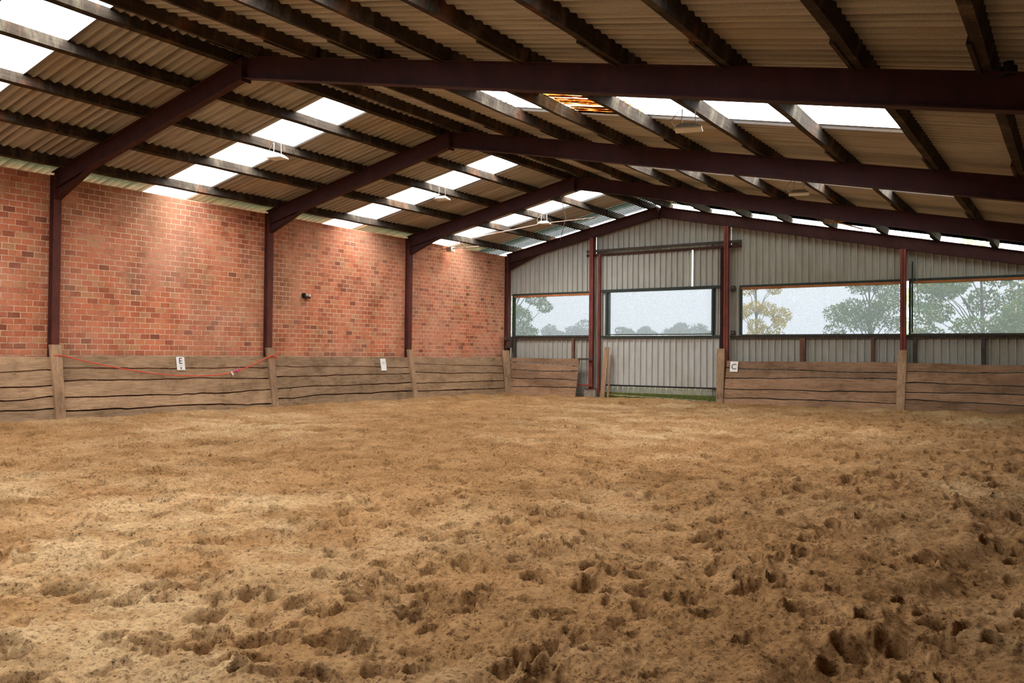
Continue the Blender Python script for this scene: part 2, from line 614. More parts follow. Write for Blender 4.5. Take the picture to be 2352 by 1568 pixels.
# ------------------------------------------------------------------ numpy value noise
class VN:
    def __init__(s, seed):
        s.t = np.random.default_rng(seed).random((512, 512))

    def __call__(s, x, y):
        xi = np.floor(x).astype(int)
        yi = np.floor(y).astype(int)
        fx, fy = x - xi, y - yi
        fx = fx * fx * fx * (fx * (fx * 6 - 15) + 10)
        fy = fy * fy * fy * (fy * (fy * 6 - 15) + 10)
        a = s.t[xi & 511, yi & 511]
        b = s.t[(xi + 1) & 511, yi & 511]
        c = s.t[xi & 511, (yi + 1) & 511]
        d = s.t[(xi + 1) & 511, (yi + 1) & 511]
        return (a * (1 - fx) + b * fx) * (1 - fy) + (c * (1 - fx) + d * fx) * fy - .5


def fbm(x, y, seed, octaves, lac=2.03, gain=.5):
    o = np.zeros_like(x)
    amp = 1.0
    for k in range(octaves):
        o += amp * VN(seed + k)(x * lac ** k + 37.3 * k, y * lac ** k + 11.7 * k)
        amp *= gain
    return o


# ------------------------------------------------------------------ floor of trodden sand
def build_floor():
    th = np.concatenate([np.arange(-3, 70, math.degrees(.0019)), np.arange(70.5, 356.6, 2.2)])
    th = np.radians(th)
    rr = [0.3, .6, .9, 1.2, 1.5, 1.75]
    while rr[-1] < 34:
        rr.append(rr[-1] * (1.0036 if rr[-1] < 12 else 1.006))
    rr = np.array(rr)
    T, RR = np.meshgrid(th, rr, indexing='ij')
    X = -RR * np.sin(T)
    Y = RR * np.cos(T)
    rt = np.clip((X + 7 + .25 * (Y - 5)) / 6, 0, 1)
    H = .035 * fbm(X * .55, Y * .55, 1, 2) + (.05 + .03 * rt) * fbm(X * 1.7, Y * 1.7, 3, 2) + (.035 + .03 * rt) * fbm(X * 4.2, Y * 4.2, 5, 2)
    H += (.015 + .007 * rt) * fbm(X * 9, Y * 9, 9, 2, gain=.62)
    H += .011 * fbm(X * 31, Y * 31, 14, 2, gain=.7)
    # crumbly clods: only the upper part of a noise stands up
    cl = fbm(X * 22, Y * 22, 21, 3, gain=.65)
    msk = np.clip(fbm(X * 1.3, Y * 1.3, 31, 2) * 2.5 + .45, 0, 1)
    H += .024 * np.clip(cl, -.1, .7) * msk
    # hoof prints
    nth = len(th)
    n = 7600
    px = rng.uniform(-17.2, 2.3, n)
    py = rng.uniform(.8, 25.3, n)
    px[:6] = -3.68, -3.55, -2.55, -6.9, -3.05, -1.9
    py[:6] = 3.72, 3.86, 5.1, 4.6, 3.15, 5.9
    for i in range(n):
        x0, y0 = px[i], py[i]
        r = math.hypot(x0, y0)
        a = math.degrees(math.atan2(-x0, y0))
        if a < -2 or a > 69 or r < 1.9: continue
        rad = rng.uniform(.035, .085)
        dep = (.085 if i < 6 else rng.uniform(.022, .075)) * (1.0 if rng.random() > .12 else 1.6)
        ang = rng.uniform(0, math.pi)
        el = rng.uniform(.65, 1.0)
        R3 = rad * 2.6
        i0 = np.searchsorted(th, math.radians(a) - R3 / r)
        i1 = np.searchsorted(th, math.radians(a) + R3 / r)
        j0 = np.searchsorted(rr, r - R3)
        j1 = np.searchsorted(rr, r + R3)
        if i1 <= i0 or j1 <= j0: continue
        dx = X[i0:i1, j0:j1] - x0
        dy = Y[i0:i1, j0:j1] - y0
        u = dx * math.cos(ang) + dy * math.sin(ang)
        v = -dx * math.sin(ang) + dy * math.cos(ang)
        jag = 1 + .5 * fbm(dx * 16 + i, dy * 16 + i * .3, 51, 2)
        q = np.sqrt((u / el) ** 2 + (v * el) ** 2) / rad * jag
        side = .6 + .4 * u / (np.abs(u) + np.abs(v) + 1e-6)
        H[i0:i1, j0:j1] += -dep * 1.25 * np.exp(-q ** 6) + .42 * dep * np.exp(-((q - 1.35) / .34) ** 2) * side
    # far away the small crumbs are smaller than a cell: fade nothing, the cells stay fine enough
    # track along the boards: sand thrown up against them, a smoother lane, then a low ridge
    def lane(d, amp):
        return amp * np.exp(-(d / .28) ** 2) - .04 * np.exp(-((d - .9) / .5) ** 2) + .05 * np.exp(-((d - 2.1) / .45) ** 2)
    dl = X - (XL + .45)
    dg = (YD - .45) - Y
    calm = np.clip(np.minimum(np.abs(dl - .7), np.abs(dg - .7)) / .9, .35, 1)
    H = H * calm + lane(np.clip(dl, 0, 99), .07) + lane(np.clip(dg, 0, 99), .03)
    # sunken track on the right with a crumbling edge
    ex = -1.05 + .085 * (Y - 4) + .16 * fbm(Y * 1.4, Y * 0 + 3.3, 61, 3) * 2
    step = 1 / (1 + np.exp(-(X - ex) / .035))
    fade = np.clip((13 - Y) / 5, 0, 1)
    H -= .07 * step * fade
    H += .03 * np.exp(-((X - ex + .12) / .14) ** 2) * fade
    X2 = np.clip(X, XL - .12, XE + .05)
    Y2 = np.clip(Y, YF, YD + .55)
    V = np.stack([X2, Y2, H], -1).reshape(-1, 3)
    nr = len(rr)
    I, J = np.meshgrid(np.arange(nth), np.arange(nr - 1), indexing='ij')
    I2 = (I + 1) % nth
    F = np.stack([I * nr + J, I * nr + J + 1, I2 * nr + J + 1, I2 * nr + J], -1).reshape(-1, 4)
    out = ((X < XL - .12) | (X > XE + .05) | (Y < YF) | (Y > YD + .55)).reshape(-1)
    F = F[~out[F].all(axis=1)]
    # centre cap
    V = np.vstack([V, [[0, 0, 0]]])
    o = np_mesh('floor', V, F[:, ::-1], M['sand'])
    o['kind'] = 'structure'
    return o


build_floor()

# ------------------------------------------------------------------ brick wall and shell
mb = MB()
mb.box((XL - .25, YF, -.3), (XL, YD + .02, 5.137))
prop(mb.build('wall_left', M['brick']), kind='structure')
mb = MB()
mb.box((XE, YF, -.3), (XE + .2, YD + .3, zr(XE, ZS) - .05))
prop(mb.build('wall_right', M['wood_z']), kind='structure')
mb = MB()
mb.box((-18.55, YF, 4.85), (-18.50, ROOF_END - .3, 5.203))
prop(mb.build('trim_6', M['sill_dark']), kind='structure')  # eaves board added to hold back daylight above the brick wall
# wall behind the camera
mb = MB()
def gable_poly(x0, x1, z0, y, mb):
    xs = [x0] + ([XR] if x0 < XR < x1 else []) + [x1]
    vs, n = [], len(xs)
    for yy in (y, y + .1):
        for x in xs: vs.append((x, yy, z0))
        for x in xs: vs.append((x, yy, zr(x, ZS) - .05))
    fs = []
    for i in range(n - 1):
        fs.append((i, i + 1, n + i + 1, n + i))
        fs.append((2 * n + i, 3 * n + i, 3 * n + i + 1, 2 * n + i + 1))
    mb.add(vs, fs)
gable_poly(XL - .2, XE + .2, -.2, YF, mb)
prop(mb.build('wall_front', M['clad']), kind='structure')

# ------------------------------------------------------------------ roof sheets and skylights
PITCHW = .177
DY = PITCHW / 6


def roof(name, xa, xb, y0, y1, holes, xs_extra=()):
    """corrugated slope between xa..xb; returns hole faces per hole"""
    ny = int(round((y1 - y0) / DY))
    ys = y0 + np.arange(ny + 1) * DY
    cor = .028 * np.sin(2 * math.pi * (ys - y0) / PITCHW)
    xs = sorted(set([xa, xb] + [v for h in holes for v in (h[0], h[1])] + list(xs_extra)))
    V, F, HF = [], [], [[] for _ in holes]
    for x in xs:
        for k, y in enumerate(ys):
            V.append((x, y, zr(x, ZS) + cor[k]))
    n = ny + 1
    for i in range(len(xs) - 1):
        xc = (xs[i] + xs[i + 1]) / 2
        for k in range(ny):
            yc = (ys[k] + ys[k + 1]) / 2
            f = (i * n + k, (i + 1) * n + k, (i + 1) * n + k + 1, i * n + k + 1)
            hit = -1
            for hi, h in enumerate(holes):
                if h[0] < xc < h[1] and h[2] < yc < h[3]: hit = hi
            (F if hit < 0 else HF[hit]).append(f)
    V = np.array(V)
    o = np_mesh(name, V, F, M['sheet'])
    o['kind'] = 'structure'
    return V, HF


lh = [(-18.9, -12.05, -.2, 1.9), (-18.9, XR - .0, 5.72, 6.88), (-18.9, -12.05, 11.53, 12.68), (-18.9, -12.05, 17.25, 18.42), (-18.9, -12.05, 22.1, 23.25), (-18.9, XR - .15, 24.75, 26.5)]  # first strip is out of view, widened to brighten the near sand
rh = [(-8.6, -3.3, -.2, 2.2), (-8.6, -1.95, 5.6, 6.75), (-8.6, -1.95, 11.45, 12.78), (-8.6, -1.95, 17.35, 18.5), (-11.0, 2.0, 22.95, 26.5)]  # here too the first, unseen strip is widened for foreground light
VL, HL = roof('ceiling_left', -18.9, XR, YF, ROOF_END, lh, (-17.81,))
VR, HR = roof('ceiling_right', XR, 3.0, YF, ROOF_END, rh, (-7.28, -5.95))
BAYN = ['behind the camera', 'in the nearest bay', 'between the first and second steel frames', 'between the second and third steel frames', 'in the last bay before the gable']


def sky_obj(V, faces, mat, label, group):
    F = np.array(faces)
    u, inv = np.unique(F, return_inverse=True)
    o = np_mesh('skylight_strip', V[u], inv.reshape(F.shape), mat)
    prop(o, label, 'skylight', group)
    return o


for i in range(1, 5):
    sky_obj(VL, HL[i], M['skylight'], 'bright clear roof strip in the left slope ' + BAYN[i], 'clear roof strips in the left slope')
sky_obj(VL, HL[0], M['skylight'], 'bright clear roof strip in the left slope ' + BAYN[0], 'clear roof strips in the left slope')
# right strip of bay A has a rust-stained panel between two purlins
f0 = [f for f in HR[2] if not (-7.28 < VR[list(f), 0].mean() < -5.95)]
f1 = [f for f in HR[2] if -7.28 < VR[list(f), 0].mean() < -5.95]
sky_obj(VR, f0, M['skylight'], 'bright clear roof strip in the right slope ' + BAYN[2], 'clear roof strips in the right slope')
sky_obj(VR, f1, M['skylight_rust'], 'clear roof panel streaked with orange rust, right slope, above the nearest visible frame', 'clear roof strips in the right slope')
sky_obj(VL, HL[5], M['skylight_algae_stripes'], 'striped algae-grown end sheet of the left slope above the gable', 'algae-grown clear end sheets')
sky_obj(VR, HR[4], M['skylight_algae'], 'greenish to white clear end sheet of the right slope above the gable', 'algae-grown clear end sheets')
for i in (0, 1, 3):
    sky_obj(VR, HR[i], M['skylight'], 'bright clear roof strip in the right slope ' + BAYN[i], 'clear roof strips in the right slope')

# daylight portals: sampling guides at the real openings, they give off nothing themselves
def portal(cx, cy_, cz, sx, sy, nrm, nm='daylight_portal'):
    ld = bpy.data.lights.new(nm, 'AREA')
    ld.shape = 'RECTANGLE'
    ld.size, ld.size_y = sx, sy
    ld.cycles.is_portal = True
    o = bpy.data.objects.new(nm, ld)
    COL.objects.link(o)
    o.location = (cx, cy_, cz)
    o.rotation_mode = 'QUATERNION'
    o.rotation_quaternion = Vector(nrm).to_track_quat('-Z', 'Y')
    return o


for h, sgn in [(h, -1) for h in lh] + [(h, 1) for h in rh]:
    xc, yc = (h[0] + h[1]) / 2, (h[2] + h[3]) / 2
    nrm = Vector((-sgn * SL, 0, -1)).normalized()
    o = portal(xc, yc, zr(xc, ZS) + .05, .1, .1, nrm)
    ld = o.data
    ld.size, ld.size_y = (h[1] - h[0]) * 1.02, (h[3] - h[2])
    xa_ = Vector((1, 0, -sgn * SL)).normalized()
    ya_ = (-nrm).cross(xa_)
    mm = Matrix((xa_, ya_, -nrm)).transposed()
    o.rotation_quaternion = mm.to_quaternion()
portal(-7.6, YG + .2, 2.9, 20.2, 1.5, (0, -1, 0))

# ------------------------------------------------------------------ timber purlins
PL = [-17.40, -15.92, -14.50, -13.13, -11.95]
PR = [-11.33, -9.97, -8.62, -7.36, -6.03, -4.62, -3.28, -1.88, -.74, .6, 1.9]
ORD = ['first', 'second', 'third', 'fourth', 'fifth', 'sixth', 'seventh', 'eighth', 'ninth', 'tenth', 'eleventh']
BAY = ['in front of the nearest visible steel frame', 'between the first and second visible steel frames',
       'between the second and third visible steel frames', 'in the last bay by the gable']
PD, PWD = .19, .11


def purlin_proto(x, sgn):
    """one bay long timber with its splice board, tilted with the slope"""
    y0, y1 = FR[1], FR[2]
    t = empty('timber_purlin', (x, y0, zr(x, ZT)))
    up = Vector((sgn * SL, 0, 1)).normalized()
    base = Vector((x, 0, zr(x, ZT))) + up * PD / 2
    mb_ = MB()
    # gently sagging, slightly uneven timber
    n = 9
    pts = [base + Vector((0, y0 - .05 + (B + .1) * k / n, 0)) + up * (.006 * math.sin(k * 2.1)) for k in range(n + 1)]
    for k in range(n):
        mb_.beam(pts[k], pts[k + 1], PWD, PD, up)
    mb_.build('timber', M['purlin'], t)
    mb_ = MB()
    sdv = Vector((1, 0, -sgn * SL)).normalized() * (-.06 if sgn > 0 else .06)
    mb_.beam(base + sdv + Vector((0, y1 - .95, 0)) - up * .02, base + sdv + Vector((0, y1 + .5, 0)) - up * .02, .045, PD, up)
    mb_.build('splice_board', M['purlin'], t)
    return t


def dup(root, loc):
    r = root.copy()
    COL.objects.link(r)
    r.location = loc
    for ch in list(root.children):
        c = ch.copy()
        COL.objects.link(c)
        c.parent = r
        for g in ch.children:
            d = g.copy()
            COL.objects.link(d)
            d.parent = c
    return r


for side, XS, sgn in (('left', PL, -1), ('right', PR, 1)):
    proto = purlin_proto(XS[0], sgn)
    used = False
    for bi in range(4):
        for k, x in enumerate(XS):
            vis = not (bi == 0 and side == 'right' and False)
            loc = (x, FR[1 + bi], zr(x, ZT))
            if not used:
                o = proto
                o.location = loc
                used = True
            else:
                o = dup(proto, loc)
            if side == 'left':
                place = ['lowest, next to the brick wall', 'second up from the brick wall', 'third up from the brick wall',
                         'fourth up from the brick wall', 'topmost, beside the ridge'][k]
                lab = 'dark timber purlin, left slope, %s, %s' % (place, BAY[bi])
            else:
                lab = 'dark timber purlin, right slope, %s down from the ridge, %s' % (ORD[k], BAY[bi])
            w = lab.split()
            if len(w) > 16:
                lab = lab.replace('dark timber purlin', 'purlin').replace('visible steel ', '').replace('the ', '')
            prop(o, lab, 'purlin', 'purlins of the %s roof slope' % side)
# the bays behind the camera carry plain runs of the same timber (never in view)
mb = MB()
for XS, sgn in ((PL, -1), (PR, 1)):
    for x in XS:
        up = Vector((sgn * SL, 0, 1)).normalized()
        bs = Vector((x, 0, zr(x, ZT))) + up * PD / 2
        mb.beam(bs + Vector((0, YF, 0)), bs + Vector((0, FR[1] - .06, 0)), PWD, PD, up)
prop(mb.build('trim_1', M['purlin']), kind='structure')

# ------------------------------------------------------------------ steel portal frames
def ibeam(mb_, p, q, wdt, dep, up, tf=.014, tw=.010, dep2=None):
    """I section between p and q, p/q on the bottom face; dep2 = depth at q"""
    p, q, up = Vector(p), Vector(q), Vector(up).normalized()
    dep2 = dep2 or dep
    mb_.beam(p + up * tf / 2, q + up * tf / 2, wdt, tf, up)
    mb_.beam(p + up * (dep - tf / 2), q + up * (dep2 - tf / 2), wdt, tf, up)
    d = (q - p).normalized()
    s = d.cross(up).normalized() * tw / 2
    a, b = p + up * tf, q + up * tf
    c, e = q + up * (dep2 - tf), p + up * (dep - tf)
    mb_.add([a - s, b - s, c - s, e - s, a + s, b + s, c + s, e + s],
            [(0, 1, 2, 3), (7, 6, 5, 4), (0, 4, 5, 1), (1, 5, 6, 2), (2, 6, 7, 3), (3, 7, 4, 0)])


FLAB = ['steel portal frame just behind the camera', 'steel portal frame above the camera',
        'nearest visible oxblood steel roof frame, crossing the whole width of the picture',
        'second oxblood steel roof frame, its post between the rope bay and the bracket',
        'third oxblood steel roof frame, its post right of the letter H board',
        'farthest oxblood steel roof frame standing against the sheeted gable']
for i, y in enumerate(FR):
    t = empty('steel_portal_frame', (XL, y, 0), FLAB[i], 'steel frame', 'steel portal frames')
    slope_up_l = Vector((-SL, 0, 1))
    mb = MB()
    xe = XL + .1
    ibeam(mb, (xe, y, zr(xe, ZB) - .0), (XR, y, ZB), .15, .36, slope_up_l)
    mb.build('rafter', M['steel'], t)
    mb = MB()
    ibeam(mb, (XR, y, ZB), (XE - .05, y, zr(XE, ZB)), .15, .36, Vector((SL, 0, 1)))
    mb.build('rafter', M['steel'], t)
    mb = MB()
    mb.box((XR - .012, y - .10, ZB - .05), (XR + .012, y + .10, ZT - .02))
    ap = mb.build('apex_plate', M['steel'], t)
    for dz in (.03, .15, .27):
        for dy in (-.07, .07):
            mb = MB()
            mb.tube([(XR - .035, y + dy, ZB + dz), (XR + .035, y + dy, ZB + dz)], .012, 6)
            mb.build('bolt', M['steel_dark'], ap)
    # haunch under the rafter at the wall
    mb = MB()
    x1 = XL + 1.45
    zt0, zt1 = zr(XL + .16, ZB) + .01, zr(x1, ZB) + .01
    mb.add([(XL + .16, y - .006, zt0), (x1, y - .006, zt1), (XL + .16, y - .006, zt0 - .24),
            (XL + .16, y + .006, zt0), (x1, y + .006, zt1), (XL + .16, y + .006, zt0 - .24)],
           [(0, 2, 1), (3, 4, 5), (0, 1, 4, 3), (1, 2, 5, 4), (2, 0, 3, 5)])
    mb.beam((XL + .16, y, zt0 - .245), (x1, y, zt1 - .005), .15, .012)
    mb.build('haunch', M['steel'], t)
    mb = MB()
    xc = XL + .085
    for sx in (-1, 1):
        mb.box((xc + sx * .078 - .006, y - .08, 0), (xc + sx * .078 + .006, y + .08, zr(xc, ZT) - .06))
    mb.box((xc - .075, y - .005, 0), (xc + .075, y + .005, zr(xc, ZT) - .06))
    mb.build('post', M['steel_wall'], t)
    mb = MB()
    xc = XE - .09
    for sx in (-1, 1):
        mb.box((xc + sx * .078 - .006, y - .08, 0), (xc + sx * .078 + .006, y + .08, zr(xc, ZT) - .04))
    mb.box((xc - .075, y - .005, 0), (xc + .075, y + .005, zr(xc, ZT) - .04))
    mb.build('post', M['steel_wall'], t)

# ------------------------------------------------------------------ gable cladding
def clad(mb_, x0, x1, zlo, zhi, y, pitch=.2, depth=.044, phase=0.0):
    """trapezoid profile, ribs towards the room (-y); zlo/zhi numbers or functions of x"""
    lo = zlo if callable(zlo) else (lambda x: zlo)
    hi = zhi if callable(zhi) else (lambda x: zhi)
    prof = [(0.0, 0), (.135, 0), (.152, 1), (.183, 1), (.2, 0)]
    pts = []
    x = math.floor((x0 - phase) / pitch) * pitch + phase
    while x < x1 + pitch:
        for dx, d in prof[:-1]:
            pts.append((x + dx * pitch / .2, d))
        x += pitch
    def yat(xq):
        for (xa, da), (xb, db) in zip(pts, pts[1:]):
            if xa <= xq <= xb:
                return da + (db - da) * (xq - xa) / (xb - xa)
        return 0
    use = [(x0, yat(x0))] + [p for p in pts if x0 < p[0] < x1] + [(x1, yat(x1))]
    n = len(use)
    vs = [(px_, y - d * depth, lo(px_)) for px_, d in use] + [(px_, y - d * depth, hi(px_)) for px_, d in use]
    mb_.add(vs, [(i, i + 1, n + i + 1, n + i) for i in range(n - 1)])


WZ0, WZ1 = 2.17, 3.62
gtop = lambda x: zr(x, ZT) - .02
mb = MB()
clad(mb, -17.93, -14.05, WZ1 + .04, gtop, YG)
clad(mb, -14.05, XR, 5.0, gtop, YG + .02)
clad(mb, XR, -9.2, 5.0, gtop, YG + .02)
clad(mb, -9.2, XE + .1, WZ1 + .04, gtop, YG)
clad(mb, -17.45, -14.05, -.1, WZ0 - .05, YG)
clad(mb, -9.2, XE + .1, -.1, WZ0 - .05, YG)
clad(mb, -17.93, -17.62, WZ0 - .05, WZ1 + .05, YG)
clad(mb, -14.22, -13.52, -.1, 5.05, YG + .06)
clad(mb, -9.86, -8.92, -.1, 5.05, YG + .06)
clad(mb, -17.80, -17.40, -.1, WZ0 - .05, YG + .04)
prop(mb.build('wall_back', M['clad']), kind='structure')

# concrete curb with moss under the door
mb = MB()
mb.box((-17.9, YG - .05, -.2), (-14.0, YG + .3, .12))
mb.box((-9.3, YG - .05, -.2), (XE, YG + .3, .12))
prop(mb.build('trim_2', M['concrete']), kind='structure')
mb = MB()
mb.box((-13.9, YG - .16, -.2), (-9.3, YG + .3, .21))
prop(mb.build('trim_3', M['moss']), kind='structure')

# ------------------------------------------------------------------ gable windows with netting
def window(nm, x0, x1, z0, z1, y, orange, frame_side=.05, parent=None):
    if parent is None:
        mbn = MB()
        o = empty(nm, ((x0 + x1) / 2, y, z0))
        o['kind'] = 'structure'
    else:
        o = parent
    mb_ = MB()
    mb_.box((x0 - frame_side, y - .06, z0 - .02), (x0, y + .05, z1 + .08))
    mb_.box((x1, y - .06, z0 - .02), (x1 + frame_side, y + .05, z1 + .08))
    mb_.box((x0 - frame_side, y - .065, z1 + (.03 if orange else 0)), (x1 + frame_side, y + .05, z1 + .10))
    mb_.box((x0 - frame_side, y - .065, z0 - .04), (x1 + frame_side, y + .05, z0))
    mb_.build('window_frame', M['frame_green'], o)
    if orange:
        mb_ = MB()
        mb_.box((x0, y - .075, z1 - .035), (x1, y + .045, z1 + .03))
        mb_.build('batten', M['wood_orange'], o)
    # netting hangs very slightly wavy
    nx, nz = 60, 8
    vs, fs = [], []
    for i in range(nx + 1):
        for j in range(nz + 1):
            vs.append((x0 + (x1 - x0) * i / nx, y + .03 + .008 * math.sin(i * .9 + j * .4), z0 + (z1 - z0) * j / nz))
    for i in range(nx):
        for j in range(nz):
            a = i * (nz + 1) + j
            fs.append((a, a + nz + 1, a + nz + 2, a + 1))
    mb_ = MB()
    mb_.add(vs, fs)
    mb_.build('net', M['net'], o, smooth=True)
    return o


window('window_1', -17.48, -14.28, WZ0, WZ1, YG, True, .09)
window('window_2', -8.85, -4.24, WZ0, WZ1, YG, True, .07)
window('window_3', -3.98, 2.4, WZ0, WZ1, YG, True, .05)
# sill rail
mb = MB()
mb.box((-17.55, YG - .10, WZ0 - .14), (-14.2, YG - .03, WZ0 - .03))
mb.box((-17.55, YG - .13, WZ0 - .06), (-14.2, YG - .02, WZ0 - .03))
mb.box((-9.2, YG - .10, WZ0 - .14), (XE, YG - .03, WZ0 - .03))
mb.box((-9.2, YG - .13, WZ0 - .06), (XE, YG - .02, WZ0 - .03))
prop(mb.build('trim_4', M['sill_dark']), kind='structure')

# stub posts between sill and boards
for x, w, lab, mt in [(-17.42, .09, 'short dark timber stub under the window next to the brick corner', 'sill_dark'),
                      (-14.92, .08, 'short dark timber stub between fence and sill of the small left window', 'stub'),
                      (-6.95, .16, 'short wide reddish timber stub under the yellow tree window', 'stub'),
                      (-4.97, .09, 'short narrow pinkish timber stub just left of the right steel post', 'stub'),
                      (-3.86, .10, 'short dark stub just right of the right steel post', 'sill_dark'),
                      (-2.18, .10, 'short dark stub under the rightmost window', 'sill_dark')]:
    mb = MB()
    mb.box((x - w / 2, YG - .13, .9), (x + w / 2, YG - .045, WZ0 - .12))
    prop(mb.build('timber_stub', M[mt], bevel=.004), lab, 'timber stub', 'stubs between the sill and the boards')

# ------------------------------------------------------------------ gable posts
def steel_post(x, y, w, z0, z1, label, mt='steel_red', d=.12):
    t = empty('steel_post', (x, y, z0), label, 'steel post', 'steel posts of the gable')
    mb_ = MB()
    mb_.box((x - w / 2, y - d / 2, z0), (x + w / 2, y - d / 2 + .012, z1))
    mb_.box((x - w / 2, y + d / 2 - .012, z0), (x + w / 2, y + d / 2, z1))
    mb_.box((x - .006, y - d / 2, z0), (x + .006, y + d / 2, z1))
    mb_.build('post_shaft', M[mt], t)
    return t


p1 = steel_post(-14.14, YD - .03, .15, .30, zr(-14.14, ZB), 'red steel post left of the sheeted door, standing on a concrete block')
mb = MB(); mb.box((-14.32, YD - .16, .28), (-13.94, YD + .10, .31)); mb.build('base_plate', M['steel_red'], p1)
steel_post(-13.86, YD + .02, .085, .1, 4.98, 'thin red steel door jamb beside the left edge of the sheeted door', d=.08)
steel_post(-9.30, YD - .03, .15, .0, zr(-9.3, ZB), 'red steel post right of the sheeted door, by the letter C board')
steel_post(-9.48, YD + .04, .08, .1, 4.98, 'thin dark steel door jamb beside the right edge of the door', 'steel', d=.06)
steel_post(-4.15, YD - .03, .15, .0, zr(-4.15, ZB), 'red steel post between the two big right-hand windows')
mb = MB()
mb.box((-14.36, YD - .16, -.05), (-13.9, YD + .12, .28))
prop(mb.build('concrete_block', M['concrete'], bevel=.01), 'small grey concrete footing block under the left door post', 'concrete block')

# brackets on the two right posts
for x, z, lab in [(-9.12, 3.62, 'dark bolted bracket on the door post at window top height'),
                  (-9.12, 2.2, 'dark bolted bracket on the door post at sill height')]:
    t = empty('window_bracket', (x, YG - .1, z), lab, 'bracket', 'brackets beside the door post')
    mb = MB()
    mb.box((x - .06, YG - .10, z - .09), (x + .07, YG - .03, z + .09))
    mb.build('plate', M['steel_dark'], t)
    mb = MB()
    mb.tube([(x, YG - .12, z + .03), (x, YG - .09, z + .03)], .02, 8)
    mb.build('bolt', M['lamp_grey'], t)
# iron fitting in the brick corner
t = empty('iron_fitting', (-17.62, YG - .3, 1.75), 'rusty iron box fitting in the corner between brick wall and gable', 'fitting')
mb = MB()
mb.box((-17.72, YG - .35, 2.0), (-17.45, YG - .1, 2.12))
mb.box((-17.70, YG - .32, 1.72), (-17.52, YG - .12, 1.80))
mb.box((-17.55, YG - .33, 1.72), (-17.46, YG - .12, 2.05))
mb.build('iron_strap', M['steel_dark'], t)
mb = MB()
mb.box((-17.68, YG - .28, 1.80), (-17.56, YG - .14, 2.0))
mb.build('rusty_block', M['steel_red'], t)

# ------------------------------------------------------------------ sliding door
DYY = YG - .09
t = empty('sliding_door', (-11.6, DYY, .4), 'big sliding door of pale ribbed sheets with a wide netted window', 'door')
mb = MB()
clad(mb, -13.74, -9.52, .46, WZ0 - .02, DYY + .03, .212)
mb.build('lower_sheet', M['clad_door'], t)
mb = MB()
clad(mb, -13.74, -10.505, 3.70, 4.96, DYY + .03, .2)
mb.build('upper_sheet', M['clad'], t)
mb = MB()
clad(mb, -10.45, -9.52, 3.70, 4.96, DYY + .03, .2)
mb.build('upper_sheet', M['clad'], t)
mb = MB()
clad(mb, -13.74, -13.60, WZ0 - .02, 3.72, DYY + .03, .2)
mb.build('side_sheet', M['clad_door'], t)
mb = MB()
clad(mb, -9.66, -9.52, WZ0 - .02, 3.72, DYY + .03, .2)
mb.build('side_sheet', M['clad_door'], t)
mb = MB()
mb.box((-13.74, DYY - .03, .42), (-9.50, DYY + .04, .47))
mb.build('bottom_rail', M['black'], t)
window(None, -13.55, -9.80, WZ0 + .03, WZ1 + .02, DYY, False, .07, parent=t)
mb = MB()
for z in (WZ0 - .06, 3.70):
    mb.box((-13.78, DYY - .07, z - .05), (-9.50, DYY, z + .04))
mb.build('cross_rail', M['frame_green'], t)
# track
t = empty('door_track', (-11.6, YD + .03, 5.05), 'double dark steel track the sliding door hangs from', 'door track')
mb = MB()
mb.box((-14.38, YD + .00, 5.07), (-8.86, YD + .10, 5.15))
mb.build('upper_rail', M['steel_dark'], t)
mb = MB()
mb.box((-14.38, YD + .00, 4.93), (-8.86, YD + .10, 5.00))
mb.build('lower_rail', M['steel'], t)
# strip of sheeting and weeds under the door
mb = MB()
clad(mb, -13.9, -9.35, .18, .44, YG + .05, .2)
prop(mb.build('trim_5', M['clad']), kind='structure')

mb = MB()
for i in range(300):
    x = random.choice([random.uniform(-13.6, -9.5), random.gauss(-9.75, .15), random.gauss(-12.0, .25), random.gauss(-10.9, .4)])
    y = YG - random.uniform(.18, .32)
    h = random.uniform(.04, .2) * (1.4 if x > -10 else 1)
    a = random.uniform(0, 6.28)
    lx, ly = math.cos(a) * h * .5, math.sin(a) * h * .3
    w = .006
    z = .03
    mb.add([(x - w, y, z), (x + w, y, z), (x + w * .8 + lx * .4, y + ly * .4, z + h * .6), (x - w * .8 + lx * .4, y + ly * .4, z + h * .6), (x + lx, y + ly, z + h)],
           [(0, 1, 2, 3), (3, 2, 4)])
prop(mb.build('weeds', M['grass']), 'green grass and weeds growing along the foot of the sliding door', 'weeds', kind='stuff')
t = empty('straw_stalks', (-11.6, YG - .3, .05), 'long pale straw stalks lying along the foot of the sliding door', 'straw')
mb = MB()
for i in range(9):
    x0 = -13.6 + i * .46
    mb.tube([(x0, YG - .28 - .03 * (i % 2), .13 - .012 * i), (x0 + .35, YG - .30, .14 - .012 * i), (x0 + .75, YG - .29, .10 - .010 * i)], .007, 5)
mb.build('stalk', M['straw'], t)

# leaning boards left of the door
for x, x2, w, ztop, yy, lab in [(-13.57, -13.47, .17, 1.76, YD - .28, 'tall brown board leaning on the left door jamb'),
                                (-13.40, -13.34, .06, 1.50, YD - .20, 'narrow shorter lath behind the tall leaning board')]:
    mb = MB()
    mb.add([(x - w / 2, yy - .02, 0), (x + w / 2, yy - .02, 0), (x2 + w / 2, yy + .12, ztop), (x2 - w / 2, yy + .12, ztop),
            (x - w / 2, yy + .02, 0), (x + w / 2, yy + .02, 0), (x2 + w / 2, yy + .16, ztop), (x2 - w / 2, yy + .16, ztop)],
           [(0, 1, 2, 3), (7, 6, 5, 4), (0, 4, 5, 1), (1, 5, 6, 2), (2, 6, 7, 3), (3, 7, 4, 0)])
    prop(mb.build('leaning_board', M['wood_z'], bevel=.004), lab, 'board')

